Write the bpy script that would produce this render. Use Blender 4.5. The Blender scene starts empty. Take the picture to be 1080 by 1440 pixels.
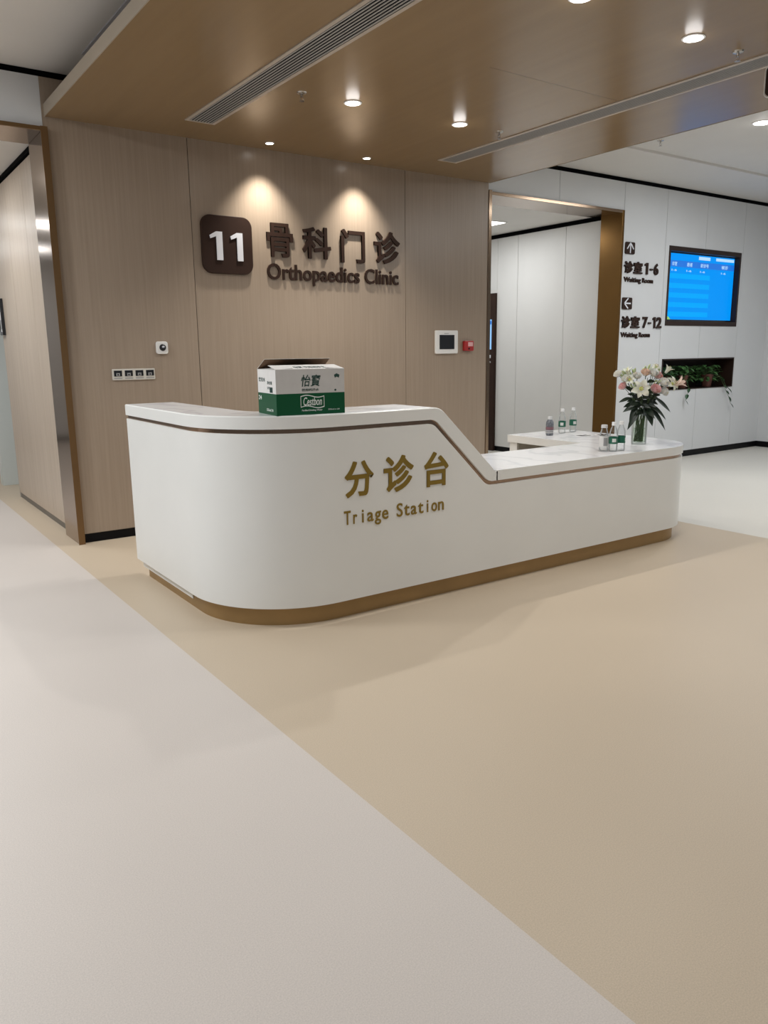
import bpy, bmesh, math, random
from mathutils import Vector, Matrix
random.seed(7)
PI = math.pi
C = bpy.context.scene.collection
sc = bpy.context.scene

# ------------------------------------------------------------------ materials
def new_mat(name):
    m = bpy.data.materials.new(name); m.use_nodes = True
    nt = m.node_tree; return m, nt, nt.nodes['Principled BSDF']
def pm(name, col, rough=.5, metal=0., spec=.5, noise=0., nscale=30., coat=0., emit=None, es=0., bump=0.):
    m, nt, b = new_mat(name)
    b.inputs['Base Color'].default_value = (*col, 1)
    b.inputs['Roughness'].default_value = rough
    b.inputs['Metallic'].default_value = metal
    b.inputs['Specular IOR Level'].default_value = spec
    b.inputs['Coat Weight'].default_value = coat
    if emit:
        b.inputs['Emission Color'].default_value = (*emit, 1); b.inputs['Emission Strength'].default_value = es
    if noise or bump:
        tc = nt.nodes.new('ShaderNodeTexCoord'); n = nt.nodes.new('ShaderNodeTexNoise')
        n.inputs['Scale'].default_value = nscale; n.inputs['Detail'].default_value = 4
        nt.links.new(tc.outputs['Object'], n.inputs['Vector'])
        if noise:
            r = nt.nodes.new('ShaderNodeMapRange')
            r.inputs['From Min'].default_value = .3; r.inputs['From Max'].default_value = .7
            r.inputs['To Min'].default_value = 1-noise; r.inputs['To Max'].default_value = 1+noise
            mx = nt.nodes.new('ShaderNodeVectorMath'); mx.operation = 'SCALE'
            mx.inputs[0].default_value = col
            nt.links.new(n.outputs['Fac'], r.inputs['Value']); nt.links.new(r.outputs['Result'], mx.inputs['Scale'])
            nt.links.new(mx.outputs['Vector'], b.inputs['Base Color'])
        if bump:
            bp = nt.nodes.new('ShaderNodeBump'); bp.inputs['Strength'].default_value = bump; bp.inputs['Distance'].default_value = .002
            nt.links.new(n.outputs['Fac'], bp.inputs['Height']); nt.links.new(bp.outputs['Normal'], b.inputs['Normal'])
    return m
def wood(name, c0, c1, rough, stretch, spec=.5, metal=0.):
    """streaky veneer, grain along the axis with the small stretch value"""
    m, nt, b = new_mat(name)
    tc = nt.nodes.new('ShaderNodeTexCoord'); mp = nt.nodes.new('ShaderNodeMapping')
    mp.inputs['Scale'].default_value = stretch
    n = nt.nodes.new('ShaderNodeTexNoise'); n.inputs['Scale'].default_value = 1; n.inputs['Detail'].default_value = 5; n.inputs['Roughness'].default_value = .65
    cr = nt.nodes.new('ShaderNodeValToRGB')
    cr.color_ramp.elements[0].position = .3; cr.color_ramp.elements[0].color = (*c0, 1)
    cr.color_ramp.elements[1].position = .72; cr.color_ramp.elements[1].color = (*c1, 1)
    nt.links.new(tc.outputs['Object'], mp.inputs['Vector']); nt.links.new(mp.outputs['Vector'], n.inputs['Vector'])
    nt.links.new(n.outputs['Fac'], cr.inputs['Fac']); nt.links.new(cr.outputs['Color'], b.inputs['Base Color'])
    b.inputs['Roughness'].default_value = rough; b.inputs['Specular IOR Level'].default_value = spec; b.inputs['Metallic'].default_value = metal
    return m
def vinyl(name, col, var=.1, rough=.5):
    m, nt, b = new_mat(name)
    tc = nt.nodes.new('ShaderNodeTexCoord')
    n = nt.nodes.new('ShaderNodeTexNoise'); n.inputs['Scale'].default_value = 260; n.inputs['Detail'].default_value = 3
    n2 = nt.nodes.new('ShaderNodeTexNoise'); n2.inputs['Scale'].default_value = .7; n2.inputs['Detail'].default_value = 2
    nt.links.new(tc.outputs['Object'], n.inputs['Vector']); nt.links.new(tc.outputs['Object'], n2.inputs['Vector'])
    r = nt.nodes.new('ShaderNodeMapRange'); r.inputs['From Min'].default_value = .3; r.inputs['From Max'].default_value = .7
    r.inputs['To Min'].default_value = 1-var; r.inputs['To Max'].default_value = 1+var
    r2 = nt.nodes.new('ShaderNodeMapRange'); r2.inputs['To Min'].default_value = .95; r2.inputs['To Max'].default_value = 1.05
    mu = nt.nodes.new('ShaderNodeMath'); mu.operation = 'MULTIPLY'
    v = nt.nodes.new('ShaderNodeVectorMath'); v.operation = 'SCALE'; v.inputs[0].default_value = col
    nt.links.new(n.outputs['Fac'], r.inputs['Value']); nt.links.new(n2.outputs['Fac'], r2.inputs['Value'])
    nt.links.new(r.outputs['Result'], mu.inputs[0]); nt.links.new(r2.outputs['Result'], mu.inputs[1])
    nt.links.new(mu.outputs[0], v.inputs['Scale']); nt.links.new(v.outputs['Vector'], b.inputs['Base Color'])
    b.inputs['Roughness'].default_value = rough; b.inputs['Specular IOR Level'].default_value = .35
    return m
def marble(name):
    m, nt, b = new_mat(name)
    tc = nt.nodes.new('ShaderNodeTexCoord')
    w = nt.nodes.new('ShaderNodeTexWave'); w.inputs['Scale'].default_value = .9; w.inputs['Distortion'].default_value = 14
    w.inputs['Detail'].default_value = 5; w.inputs['Detail Scale'].default_value = 1.6
    cr = nt.nodes.new('ShaderNodeValToRGB')
    cr.color_ramp.elements[0].position = 0; cr.color_ramp.elements[0].color = (.5, .5, .55, 1)
    cr.color_ramp.elements[1].position = .16; cr.color_ramp.elements[1].color = (.86, .86, .87, 1)
    nt.links.new(tc.outputs['Object'], w.inputs['Vector']); nt.links.new(w.outputs['Fac'], cr.inputs['Fac'])
    mx = nt.nodes.new('ShaderNodeMix'); mx.data_type = 'RGBA'; mx.inputs[0].default_value = .35
    mx.inputs[6].default_value = (.84, .84, .85, 1)
    nt.links.new(cr.outputs['Color'], mx.inputs[7]); nt.links.new(mx.outputs[2], b.inputs['Base Color'])
    b.inputs['Roughness'].default_value = .18
    return m
def clear(name, tint, refl=.12, rough=.03):
    """thin clear plastic or glass: see-through with a fresnel sheen"""
    m = bpy.data.materials.new(name); m.use_nodes = True; nt = m.node_tree; nt.nodes.clear()
    o = nt.nodes.new('ShaderNodeOutputMaterial'); mx = nt.nodes.new('ShaderNodeMixShader')
    t = nt.nodes.new('ShaderNodeBsdfTransparent'); t.inputs[0].default_value = (*tint, 1)
    g = nt.nodes.new('ShaderNodeBsdfGlossy'); g.inputs['Roughness'].default_value = rough
    lw = nt.nodes.new('ShaderNodeLayerWeight'); lw.inputs['Blend'].default_value = refl*2.5
    d = nt.nodes.new('ShaderNodeBsdfTranslucent'); d.inputs[0].default_value = (.9, .92, .92, 1)
    d2 = nt.nodes.new('ShaderNodeBsdfDiffuse'); d2.inputs[0].default_value = (.8, .82, .82, 1)  # pale diffuse colour at grazing angles stands in for bright reflections
    a1 = nt.nodes.new('ShaderNodeMixShader'); a2 = nt.nodes.new('ShaderNodeMixShader'); a2.inputs[0].default_value = .5
    nt.links.new(d.outputs[0], a1.inputs[1]); nt.links.new(d2.outputs[0], a1.inputs[2])
    nt.links.new(a1.outputs[0], a2.inputs[1]); nt.links.new(g.outputs[0], a2.inputs[2])
    nt.links.new(lw.outputs['Fresnel'], mx.inputs[0]); nt.links.new(t.outputs[0], mx.inputs[1]); nt.links.new(a2.outputs[0], mx.inputs[2])
    nt.links.new(mx.outputs[0], o.inputs[0]); return m

M = {}
M['wood'] = wood('wood_veneer', (.315, .245, .185), (.375, .295, .225), .28, (55, 55, 1.1))
M['wood_side'] = wood('wood_veneer_passage', (.42, .335, .26), (.54, .45, .36), .34, (45, 45, 1.1))
M['soffit'] = wood('bronze_ceiling_panel', (.255, .168, .082), (.275, .183, .090), .25, (9, .7, 3), .8)
M['soffit_edge'] = pm('soffit_edge', (.36, .30, .23), .5)
M['brass'] = pm('brushed_brass', (.36, .23, .10), .3, .9, noise=.06, nscale=6)
M['plinth'] = pm('plinth_brass', (.36, .235, .105), .42, .6, noise=.06, nscale=6)
M['rose'] = pm('rose_brass_mirror', (.34, .225, .155), .1, 1.)
M['gold'] = pm('gold_lettering', (.27, .18, .03), .35, .5)
M['frame'] = pm('bronze_frame', (.30, .215, .15), .15, .95)
M['pillar'] = pm('brass_pillar_dark_reflection', (.15, .075, .017), .28, .75)  # brass coloured darker to stand for the dark surroundings it reflects
M['edge'] = pm('brown_brass_edge', (.20, .115, .05), .35, .6)
M['white_wall'] = pm('white_wall_panel', (.66, .665, .67), .5, noise=.02, nscale=2)
M['white_pass'] = pm('cream_wall_panel', (.69, .68, .66), .45, noise=.02, nscale=2)
M['ceil'] = pm('white_ceiling', (.70, .68, .65), .6, noise=.02, nscale=2)
M['black'] = pm('black_recess', (.002, .002, .0025), .8, spec=.05)
M['base'] = pm('black_baseboard', (.004, .004, .005), .4, spec=.15)
M['greybase'] = pm('grey_metal_baseboard', (.12, .11, .10), .35, .4)
M['floor_tan'] = vinyl('tan_vinyl', (.53, .435, .325), .10, .45)
M['floor_light'] = vinyl('light_vinyl', (.585, .53, .485), .09, .45)
M['floor_pale'] = vinyl('pale_vinyl', (.66, .63, .57), .05, .4)
M['counter'] = pm('white_solid_surface', (.80, .80, .775), .3, noise=.015, nscale=3)
M['marble'] = marble('white_marble')
M['dark_in'] = pm('grey_interior', (.28, .27, .25), .6)
M['sign'] = pm('dark_brown_sign', (.034, .018, .013), .5, spec=.15, noise=.1, nscale=8)
M['num'] = pm('silver_white_numeral', (.72, .73, .78), .4)
M['plastic'] = pm('white_plastic', (.78, .77, .75), .35)
M['ivory'] = pm('ivory_plastic', (.66, .63, .57), .4)
M['ink'] = pm('black_plastic', (.012, .013, .016), .25)
M['grey'] = pm('grey_plastic', (.30, .30, .30), .5)
M['red'] = pm('red_plastic', (.40, .02, .02), .35)
M['pink'] = pm('pale_window', (.75, .42, .42), .4)
M['alu'] = pm('aluminium_grille', (.52, .46, .40), .5, .1)
M['slat'] = pm('grille_slat', (.42, .41, .40), .5, .1)
M['chrome'] = pm('chrome', (.5, .48, .45), .25, 1)
M['lamp'] = pm('lamp_glow', (1, 1, 1), .5, emit=(1, .96, .92), es=16)
M['panel_glow'] = pm('panel_glow', (1, 1, 1), .5, emit=(1, .98, .95), es=3.5)
M['screen'] = pm('screen_blue', (.0, .01, .02), .4, spec=.1, emit=(.0, .31, .98), es=.95)
M['screen2'] = pm('screen_blue_pale', (.0, .01, .02), .4, spec=.1, emit=(.0, .40, 1.0), es=.98)
M['screen3'] = pm('screen_blue_deep', (.0, .02, .05), .3, emit=(.01, .17, .72), es=.95)
M['screenw'] = pm('screen_white', (.1, .1, .1), .3, emit=(.45, .72, 1.), es=.95)
M['screeng'] = pm('screen_green', (.1, .1, .1), .3, emit=(.35, .72, .10), es=.8)
M['screenl'] = pm('screen_sky', (.1, .1, .1), .3, emit=(.25, .55, .95), es=.95)
M['tvframe'] = pm('brown_tv_frame', (.028, .015, .011), .4, spec=.25)
M['liner'] = pm('niche_liner', (.016, .010, .008), .6, spec=.15)
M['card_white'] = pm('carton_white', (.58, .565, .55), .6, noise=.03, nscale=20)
M['card_lit'] = pm('carton_white_lit', (.74, .72, .70), .6, noise=.03, nscale=20)  # the carton white again, lightened for the faces that catch more light
M['card_green'] = pm('carton_green', (.002, .075, .028), .5, spec=.25)
M['card_brown'] = pm('carton_kraft', (.17, .095, .05), .8, noise=.06, nscale=40)
M['card_ink'] = pm('carton_ink', (.012, .05, .04), .6)
M['card_print'] = pm('carton_print', (.72, .76, .72), .6)
M['pet'] = clear('clear_pet', (.97, .98, .98), .12, .12)
M['vase'] = clear('clear_glass', (.95, .97, .95), .08, .05)
M['water'] = clear('vase_water', (.90, .94, .88), .03)
M['cap'] = pm('white_cap', (.80, .80, .80), .4)
M['cap_clear'] = pm('frosted_cap', (.62, .62, .62), .35)
M['label_green'] = pm('label_green', (.01, .12, .07), .4)
M['label_white'] = pm('label_white', (.70, .69, .67), .45)
M['label_grey'] = pm('label_slate', (.13, .14, .16), .4, noise=.5, nscale=60)
M['label_wine'] = pm('label_wine', (.22, .10, .12), .4)
M['stem'] = pm('stem_green', (.055, .10, .03), .5)
M['leaf'] = pm('dark_leaf', (.007, .019, .009), .4, noise=.3, nscale=25)
M['pothos'] = pm('pothos_leaf', (.06, .15, .045), .4, noise=.45, nscale=25)
M['pothos_dark'] = pm('pothos_leaf_dark', (.03, .08, .035), .4, noise=.4, nscale=25)
M['lily'] = pm('lily_white', (.80, .80, .68), .5, noise=.08, nscale=40)
M['lily_core'] = pm('lily_throat', (.62, .66, .22), .5)
M['lily_pink'] = pm('lily_blush', (.85, .66, .58), .5, noise=.08, nscale=40)
M['pollen'] = pm('pollen', (.35, .20, .05), .7)
M['rose_pink'] = pm('rose_pink', (.90, .56, .55), .55, noise=.03, nscale=60)
M['rose_peach'] = pm('rose_peach', (.88, .66, .53), .55, noise=.05, nscale=60)
M['rose_white'] = pm('rose_white', (.96, .94, .87), .6)
M['bud'] = pm('lily_bud', (.50, .58, .32), .5, noise=.15, nscale=40)
for k_ in ('rose_pink', 'rose_peach', 'rose_white', 'lily', 'lily_pink'):
    b_ = M[k_].node_tree.nodes['Principled BSDF']
    b_.inputs['Subsurface Weight'].default_value = .7; b_.inputs['Subsurface Radius'].default_value = (.03, .025, .02); b_.inputs['Subsurface Scale'].default_value = 1
M['terra'] = pm('terracotta', (.13, .045, .032), .7, noise=.15, nscale=30)
M['soil'] = pm('soil', (.03, .02, .014), .9)
M['paper'] = pm('leaflet_paper', (.70, .69, .67), .6)

# ------------------------------------------------------------------ helpers
ORG = {}
def tag(o, label=None, cat=None, group=None, kind=None):
    if label: o['label'] = label
    if cat: o['category'] = cat
    if group: o['group'] = group
    if kind: o['kind'] = kind
    return o
def thing(name, label, cat, loc=(0, 0, 0), rz=0, group=None):
    o = bpy.data.objects.new(name, None); o.empty_display_size = .05; C.objects.link(o)
    o.location = loc; o.rotation_euler = (0, 0, rz)
    ORG[o.name] = Vector(loc)
    return tag(o, label, cat, group)
def obj(name, bm, mat, parent=None, world=False, smooth=False, bevel=0, seg=2):
    """world=True: the mesh is given in room coordinates and is moved to the local frame of its (unrotated) thing"""
    me = bpy.data.meshes.new(name)
    if world and parent:
        r = parent
        while r.parent: r = r.parent
        bm.transform(Matrix.Translation(-ORG[r.name]))
    bmesh.ops.recalc_face_normals(bm, faces=bm.faces[:])
    bm.to_mesh(me); bm.free()
    for mm in (mat if isinstance(mat, (list, tuple)) else [mat]): me.materials.append(mm)
    o = bpy.data.objects.new(name, me); C.objects.link(o)
    if parent: o.parent = parent
    if smooth:
        for p in me.polygons: p.use_smooth = True
        md = o.modifiers.new('split', 'EDGE_SPLIT'); md.split_angle = math.radians(40)
    if bevel:
        md = o.modifiers.new('bevel', 'BEVEL'); md.width = bevel; md.segments = seg; md.limit_method = 'ANGLE'
        md.angle_limit = math.radians(40)
    return o
def single(name, bm, mat, label, cat, group=None, loc=None, **k):
    if loc is not None: bm.transform(Matrix.Translation(-Vector(loc)))
    o = obj(name, bm, mat, **k)
    if loc is not None: o.location = loc
    return tag(o, label, cat, group)
def struct(name, bm, mat, **k):
    o = obj(name, bm, mat, **k); o['kind'] = 'structure'; return o
def B(*boxes):
    bm = bmesh.new()
    for b in boxes: add_box(bm, *b)
    return bm
def add_box(bm, x0, x1, y0, y1, z0, z1, mi=0):
    v = [bm.verts.new((x, y, z)) for x in (x0, x1) for y in (y0, y1) for z in (z0, z1)]
    for f in ((0, 1, 3, 2), (4, 6, 7, 5), (0, 4, 5, 1), (2, 3, 7, 6), (0, 2, 6, 4), (1, 5, 7, 3)):
        fc = bm.faces.new([v[i] for i in f]); fc.material_index = mi
def add_prism(bm, pts, z0, z1, mi=0):
    a = [bm.verts.new((p[0], p[1], z0)) for p in pts]; b = [bm.verts.new((p[0], p[1], z1)) for p in pts]
    n = len(pts); fs = [bm.faces.new(a[::-1]), bm.faces.new(b)]
    for i in range(n): fs.append(bm.faces.new((a[i], a[(i+1) % n], b[(i+1) % n], b[i])))
    for f in fs: f.material_index = mi
def rrect(x0, x1, y0, y1, r, n=6):
    out = []
    for cx, cy, a0 in ((x1-r, y0+r, -PI/2), (x1-r, y1-r, 0), (x0+r, y1-r, PI/2), (x0+r, y0+r, PI)):
        for i in range(n+1):
            a = a0+PI/2*i/n; out.append((cx+r*math.cos(a), cy+r*math.sin(a)))
    return out
def to_wall(bm, y):          # drawing plane (x, y, z up) to a wall facing -Y : (x, z)
    bm.transform(Matrix(((1, 0, 0, 0), (0, 0, -1, y), (0, 1, 0, 0), (0, 0, 0, 1)))); return bm
def add_lathe(bm, prof, n=28, cx=0, cy=0, mi=0, close=True):
    rings = []
    for r, z in prof:
        if r < 1e-6: rings.append([bm.verts.new((cx, cy, z))])
        else: rings.append([bm.verts.new((cx+r*math.cos(2*PI*i/n), cy+r*math.sin(2*PI*i/n), z)) for i in range(n)])
    for a, b in zip(rings, rings[1:]):
        for i in range(n):
            j = (i+1) % n
            if len(a) == 1 and len(b) == 1: continue
            if len(a) == 1: f = bm.faces.new((a[0], b[i], b[j]))
            elif len(b) == 1: f = bm.faces.new((a[i], b[0], a[j]))
            else: f = bm.faces.new((a[i], b[i], b[j], a[j]))
            f.material_index = mi
    return bm
def lathe(prof, n=28): return add_lathe(bmesh.new(), prof, n)
def add_tube(bm, pts, rad, n=8, mi=0):
    pts = [Vector(p) for p in pts]; rings = []
    for i, p in enumerate(pts):
        d = (pts[min(i+1, len(pts)-1)]-pts[max(i-1, 0)]).normalized()
        u = d.cross(Vector((0, 0, 1))); u = d.cross(Vector((1, 0, 0))) if u.length < .05 else u
        u.normalize(); w = d.cross(u)
        r = rad(i/(len(pts)-1)) if callable(rad) else rad
        rings.append([bm.verts.new(p+u*r*math.cos(2*PI*k/n)+w*r*math.sin(2*PI*k/n)) for k in range(n)])
    for a, b in zip(rings, rings[1:]):
        for k in range(n):
            f = bm.faces.new((a[k], a[(k+1) % n], b[(k+1) % n], b[k])); f.material_index = mi
    for r in (rings[0][::-1], rings[-1]):
        f = bm.faces.new(r); f.material_index = mi
    return bm
def text_mesh(s, bold=0., depth=.1, shear=0.):
    cu = bpy.data.curves.new('lettering', 'FONT'); cu.body = s; cu.size = 1; cu.offset = bold; cu.extrude = depth/2; cu.shear = shear
    cu.resolution_u = 4
    o = bpy.data.objects.new('lettering', cu); C.objects.link(o)
    dg = bpy.context.evaluated_depsgraph_get(); dg.update()
    me = bpy.data.meshes.new_from_object(o.evaluated_get(dg), depsgraph=dg)
    bm = bmesh.new(); bm.from_mesh(me)
    bpy.data.objects.remove(o); bpy.data.curves.remove(cu); bpy.data.meshes.remove(me)
    for f in bm.faces: f.material_index = 0; f.smooth = False
    return bm
def bounds(bm):
    xs = [v.co.x for v in bm.verts]; ys = [v.co.y for v in bm.verts]; zs = [v.co.z for v in bm.verts]
    return min(xs), max(xs), min(ys), max(ys), min(zs), max(zs)
def fit(bm, x0, x1, z0, z1, depth):
    """scale flat lettering into a rectangle, its back at 0 and its front at depth (drawing plane)"""
    a, b, c, d, e, g = bounds(bm)
    for v in bm.verts:
        v.co = ((v.co.x-a)/(b-a)*(x1-x0)+x0, (v.co.y-c)/(d-c)*(z1-z0)+z0, (v.co.z-e)/max(g-e, 1e-6)*depth)
    return bm
def word(s, x0, x1, z0, z1, y, depth=.003, bold=.0, shear=0.):
    return to_wall(fit(text_mesh(s, bold, .1, shear), x0, x1, z0, z1, depth), y)
def glyph(s, x0, x1, z0, z1, y, depth, k):
    """heavy character: the strokes are laid down nine times, shifted by k of its size"""
    src = text_mesh(s, .008, .1); w = x1-x0; d = k*w
    fit(src, x0+d, x1-d, z0+d, z1-d, 1)
    me = bpy.data.meshes.new('glyph'); src.to_mesh(me); src.free(); out = bmesh.new(); n = 0
    for dx in (-1, 0, 1):
        for dy in (-1, 0, 1):
            q = bmesh.new(); q.from_mesh(me)
            for v in q.verts: v.co = (v.co.x+dx*d, v.co.y+dy*d, v.co.z*(depth-.00012*n))
            m2 = bpy.data.meshes.new('glyph'); q.to_mesh(m2); q.free(); out.from_mesh(m2); bpy.data.meshes.remove(m2); n += 1
    bpy.data.meshes.remove(me)
    return to_wall(out, y)
def one(x0, x1, z0, z1, y, depth):
    """the figure 1 with a slanted flag"""
    w, h = x1-x0, z1-z0; bm = bmesh.new()
    add_prism(bm, [(x1-w*.52, z0), (x1, z0), (x1, z1), (x1-w*.5, z1), (x0, z1-h*.14), (x0+w*.06, z1-h*.27), (x1-w*.52, z1-h*.17)], 0, depth)
    return to_wall(bm, y)
def letters(s, x0, x1, z0, z1, y, depth, bold):
    """the letters of a word, each its own mesh (islands that overlap in x belong together)"""
    bm = text_mesh(s, bold, .1); fit(bm, x0, x1, z0, z1, depth)
    seen = set(); isl = []
    bm.verts.ensure_lookup_table()
    for v in bm.verts:
        if v.index in seen: continue
        st = [v]; seen.add(v.index); cur = []
        while st:
            q = st.pop(); cur.append(q)
            for e in q.link_edges:
                o = e.other_vert(q)
                if o.index not in seen: seen.add(o.index); st.append(o)
        isl.append(cur)
    isl = [(min(v.co.x for v in i), max(v.co.x for v in i), i) for i in isl]; isl.sort(key=lambda t: t[0])
    groups = []
    for a, b, i in isl:
        w = b-a
        if groups and min(groups[-1][1], b)-max(groups[-1][0], a) > .5*min(w, groups[-1][1]-groups[-1][0]):
            g = groups[-1]; g[0] = min(g[0], a); g[1] = max(g[1], b); g[2] += i
        else: groups.append([a, b, list(i)])
    out = []
    for a, b, vs in groups:
        nb = bmesh.new(); mp = {v: nb.verts.new(v.co) for v in vs}; fs = set()
        for v in vs:
            for f in v.link_faces: fs.add(f)
        for f in fs:
            try: nb.faces.new([mp[v] for v in f.verts])
            except ValueError: pass
        out.append(to_wall(nb, y))
    bm.free(); return out

# ------------------------------------------------------------------ the room
# X runs right along the sign wall, Y into the wall, Z up; metres
YW, YV, ZS, ZC = 6.42, 6.49, 3.195, 3.50
SX0, SX1 = 1.51, 5.86
struct('floor', B((1.31, 5.95, -3, 14.6, -.06, 0)), M['floor_tan'])
struct('floor', B((-6, 1.31, -3, 14.6, -.06, 0)), M['floor_light'])
struct('floor', B((5.95, 13, -3, 13, -.06, 0)), M['floor_pale'])

def panels(bm, x0, x1, z0, z1, joints, holes, y, th, gap=.005):
    xs = [x0]+[j for j in joints if x0 < j < x1]+[x1]
    for a, b in zip(xs, xs[1:]):
        a2 = a+(gap/2 if a != x0 else 0); b2 = b-(gap/2 if b != x1 else 0)
        hs = [h for h in holes if h[0] < b2 and h[1] > a2]
        cx = sorted({a2, b2, *[min(max(c, a2), b2) for h in hs for c in h[:2]]})
        for p, q in zip(cx, cx[1:]):
            if q-p < 1e-5: continue
            cz = z0
            for h in sorted([h for h in hs if h[0] < (p+q)/2 < h[1]], key=lambda h: h[2]):
                if h[2] > cz: add_box(bm, p, q, y, y+th, cz, h[2])
                cz = h[3]
            if z1 > cz: add_box(bm, p, q, y, y+th, cz, z1)
# wood feature wall with its dark joints
bm = bmesh.new(); panels(bm, 1.49, 5.85, .075, 3.46, [2.583, 4.765], [], YW, .02)
struct('wall_back', bm, M['wood'])
struct('wall_back', B((1.53, 5.83, YW+.02, YW+.2, 0, 3.6)), M['black'])
struct('baseboard_back', B((1.49, 5.85, YW+.006, YW+.02, 0, .075)), M['base'])
# white wall on the right, with television recess and planter niche
TV = (9.05, 10.70, 1.78, 2.785); NI = (9.05, 10.70, .945, 1.337)
JR = [6.99, 8.127, 8.97, 9.84, 10.74]
bm = bmesh.new(); panels(bm, 8.10, 11.49, .085, 3.455, JR, [TV, NI], YV, .02)
panels(bm, 5.87, 8.10, 3.13, 3.455, JR, [], YV, .02)
struct('wall_right', bm, M['white_wall'])
bm = bmesh.new(); panels(bm, 8.12, 11.6, 0, 3.6, [], [TV, NI], YV+.02, .10)
panels(bm, 5.87, 8.12, 3.14, 3.6, [], [], YV+.02, .10)
struct('wall_right', bm, M['black'])
struct('wall_right', B((9.0, 10.75, YV+.28, YV+.3, .9, 1.4)), M['black'])
struct('baseboard_right', B((8.10, 11.49, YV+.004, YV+.02, 0, .085)), M['base'])
struct('wall_right', B((11.49, 11.6, 2, YV, .085, 3.455)), M['white_wall'])
struct('baseboard_right', B((11.486, 11.6, 2, YV, 0, .085)), M['base'])
# ceilings
struct('ceiling', B((-6, SX0+.25, -3, YW, ZC, ZC+.1)), M['ceil'])
struct('ceiling', B((SX1-.05, 13, 5.55, YV+.2, ZC, ZC+.1)), M['ceil'])
struct('ceiling', B((SX1-.05, 13, -3, 5.55, ZC+.025, ZC+.1)), M['ceil'])
struct('ceiling', B((SX0, SX1, -3, YW, ZS, ZS+.02)), M['soffit'])
struct('trim_1', B((SX0-.006, SX0, -3, YW, ZS-.002, ZS+.08)), M['soffit_edge'])
struct('trim_1', B((SX1, SX1+.006, -3, YW, ZS-.002, ZS+.055)), M['soffit_edge'])
struct('ceiling', B((SX0, SX1, -3, YW, ZS+.021, ZS+.08), (SX0+.25, SX1-.06, -3, YW, ZS+.08, ZC+.02)), M['soffit_edge'])
struct('trim_2', B((-6, 1.70, YW-.004, YW+.03, 3.468, 3.499)), M['black'])
struct('trim_2', B((5.9, 11.49, YV-.004, YV+.03, 3.464, 3.499), (11.48, 11.5, 2, YV, 3.464, 3.499)), M['black'])
# panel joints of the bronze ceiling
struct('trim_3', B((3.55, 4.765, 3.90, 3.902, ZS-.0005, ZS)), M['frame'])
# left passage: white wall over the opening, brass portal, wood side wall, end wall
struct('wall_left', B((-6, 1.489, YW, YW+.03, 3.12, 3.46), (-6, -1.0, YW, YW+.03, 0, 3.12)), M['white_wall'])
struct('wall_left', B((-6, 1.489, YW+.03, YW+.2, 3.12, 3.6)), M['black'])
struct('trim_4', B((1.468, 1.510, YW-.04, 6.83, 0, 3.115)), M['frame'], bevel=.003)
struct('trim_4', B((1.462, 1.512, YW-.044, YW-.04, 0, 3.118)), M['edge'])
struct('trim_4', B((-1.0, 1.468, YW-.038, 6.83, 3.085, 3.113)), M['frame'], bevel=.003)
struct('trim_4', B((-1.0, 1.462, YW-.042, YW-.038, 3.088, 3.115)), M['edge'])
bm = bmesh.new()
ys = [6.83, 7.44, 8.20, 9.02]
for a, b in zip(ys, ys[1:]): add_box(bm, 1.515, 1.535, a+.002, b-.002, .055, 3.06)
struct('wall_left', bm, M['wood_side'])
struct('wall_left', B((1.536, 1.70, 6.84, 9.02, 0, 3.3)), M['black'])
struct('trim_5', B((1.512, 1.72, 9.02, 9.03, 0, 3.08)), M['alu'])
struct('baseboard_left', B((1.520, 1.535, 6.83, 9.02, 0, .055)), M['greybase'])
struct('trim_5', B((1.50, 1.54, 6.83, 9.02, 3.075, 3.11)), M['black'])
struct('ceiling', B((-3, 3.2, YW+.2, 14.6, 3.112, 3.2)), M['ceil'])
struct('wall_left', B((1.50, 3.2, 9.95, 10.1, 0, 3.2)), pm('pale_green_wall', (.60, .63, .60), .5))
struct('wall_left', B((-3, 1.50, 14.5, 14.6, 0, 3.2)), M['white_wall'])
struct('baseboard_left', B((-3, 1.49, 14.48, 14.5, 0, .09)), M['base'])
struct('wall_left', B((-1.2, -1.0, YW+.03, 14.5, 0, 3.2)), M['white_pass'])
# right passage: brass portal and white panelled side wall
struct('trim_6', B((5.852, 5.895, YW-.008, 6.80, 0, 3.13)), M['frame'], bevel=.003)
struct('trim_6', B((8.075, 8.115, YV-.02, 6.80, 0, 3.13)), M['pillar'], bevel=.003)
struct('trim_6', B((5.895, 8.075, YV-.02, 6.90, 3.095, 3.13)), M['frame'], bevel=.003)
bm = bmesh.new()
ys = [6.80, 7.375, 8.25, 8.66, 9.8, 12]
for a, b in zip(ys, ys[1:]): add_box(bm, 8.09, 8.11, a+.0025, b-.0025, .075, 3.055)
struct('wall_passage', bm, M['white_pass'])
struct('wall_passage', B((8.111, 8.3, 6.82, 12, 0, 3.3)), M['black'])
struct('baseboard_passage', B((8.096, 8.11, 6.80, 12, 0, .075)), M['base'])
struct('trim_7', B((8.075, 8.12, 6.80, 12, 3.06, 3.105)), M['black'])
struct('ceiling', B((5.7, 8.3, YV+.12, 12, 3.108, 3.2)), M['ceil'])
struct('wall_passage', B((5.7, 5.85, YW+.2, 12, 0, 3.2)), M['white_pass'])
struct('wall_passage', B((5.7, 8.3, 12, 12.1, 0, 3.2)), M['white_pass'])

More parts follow.
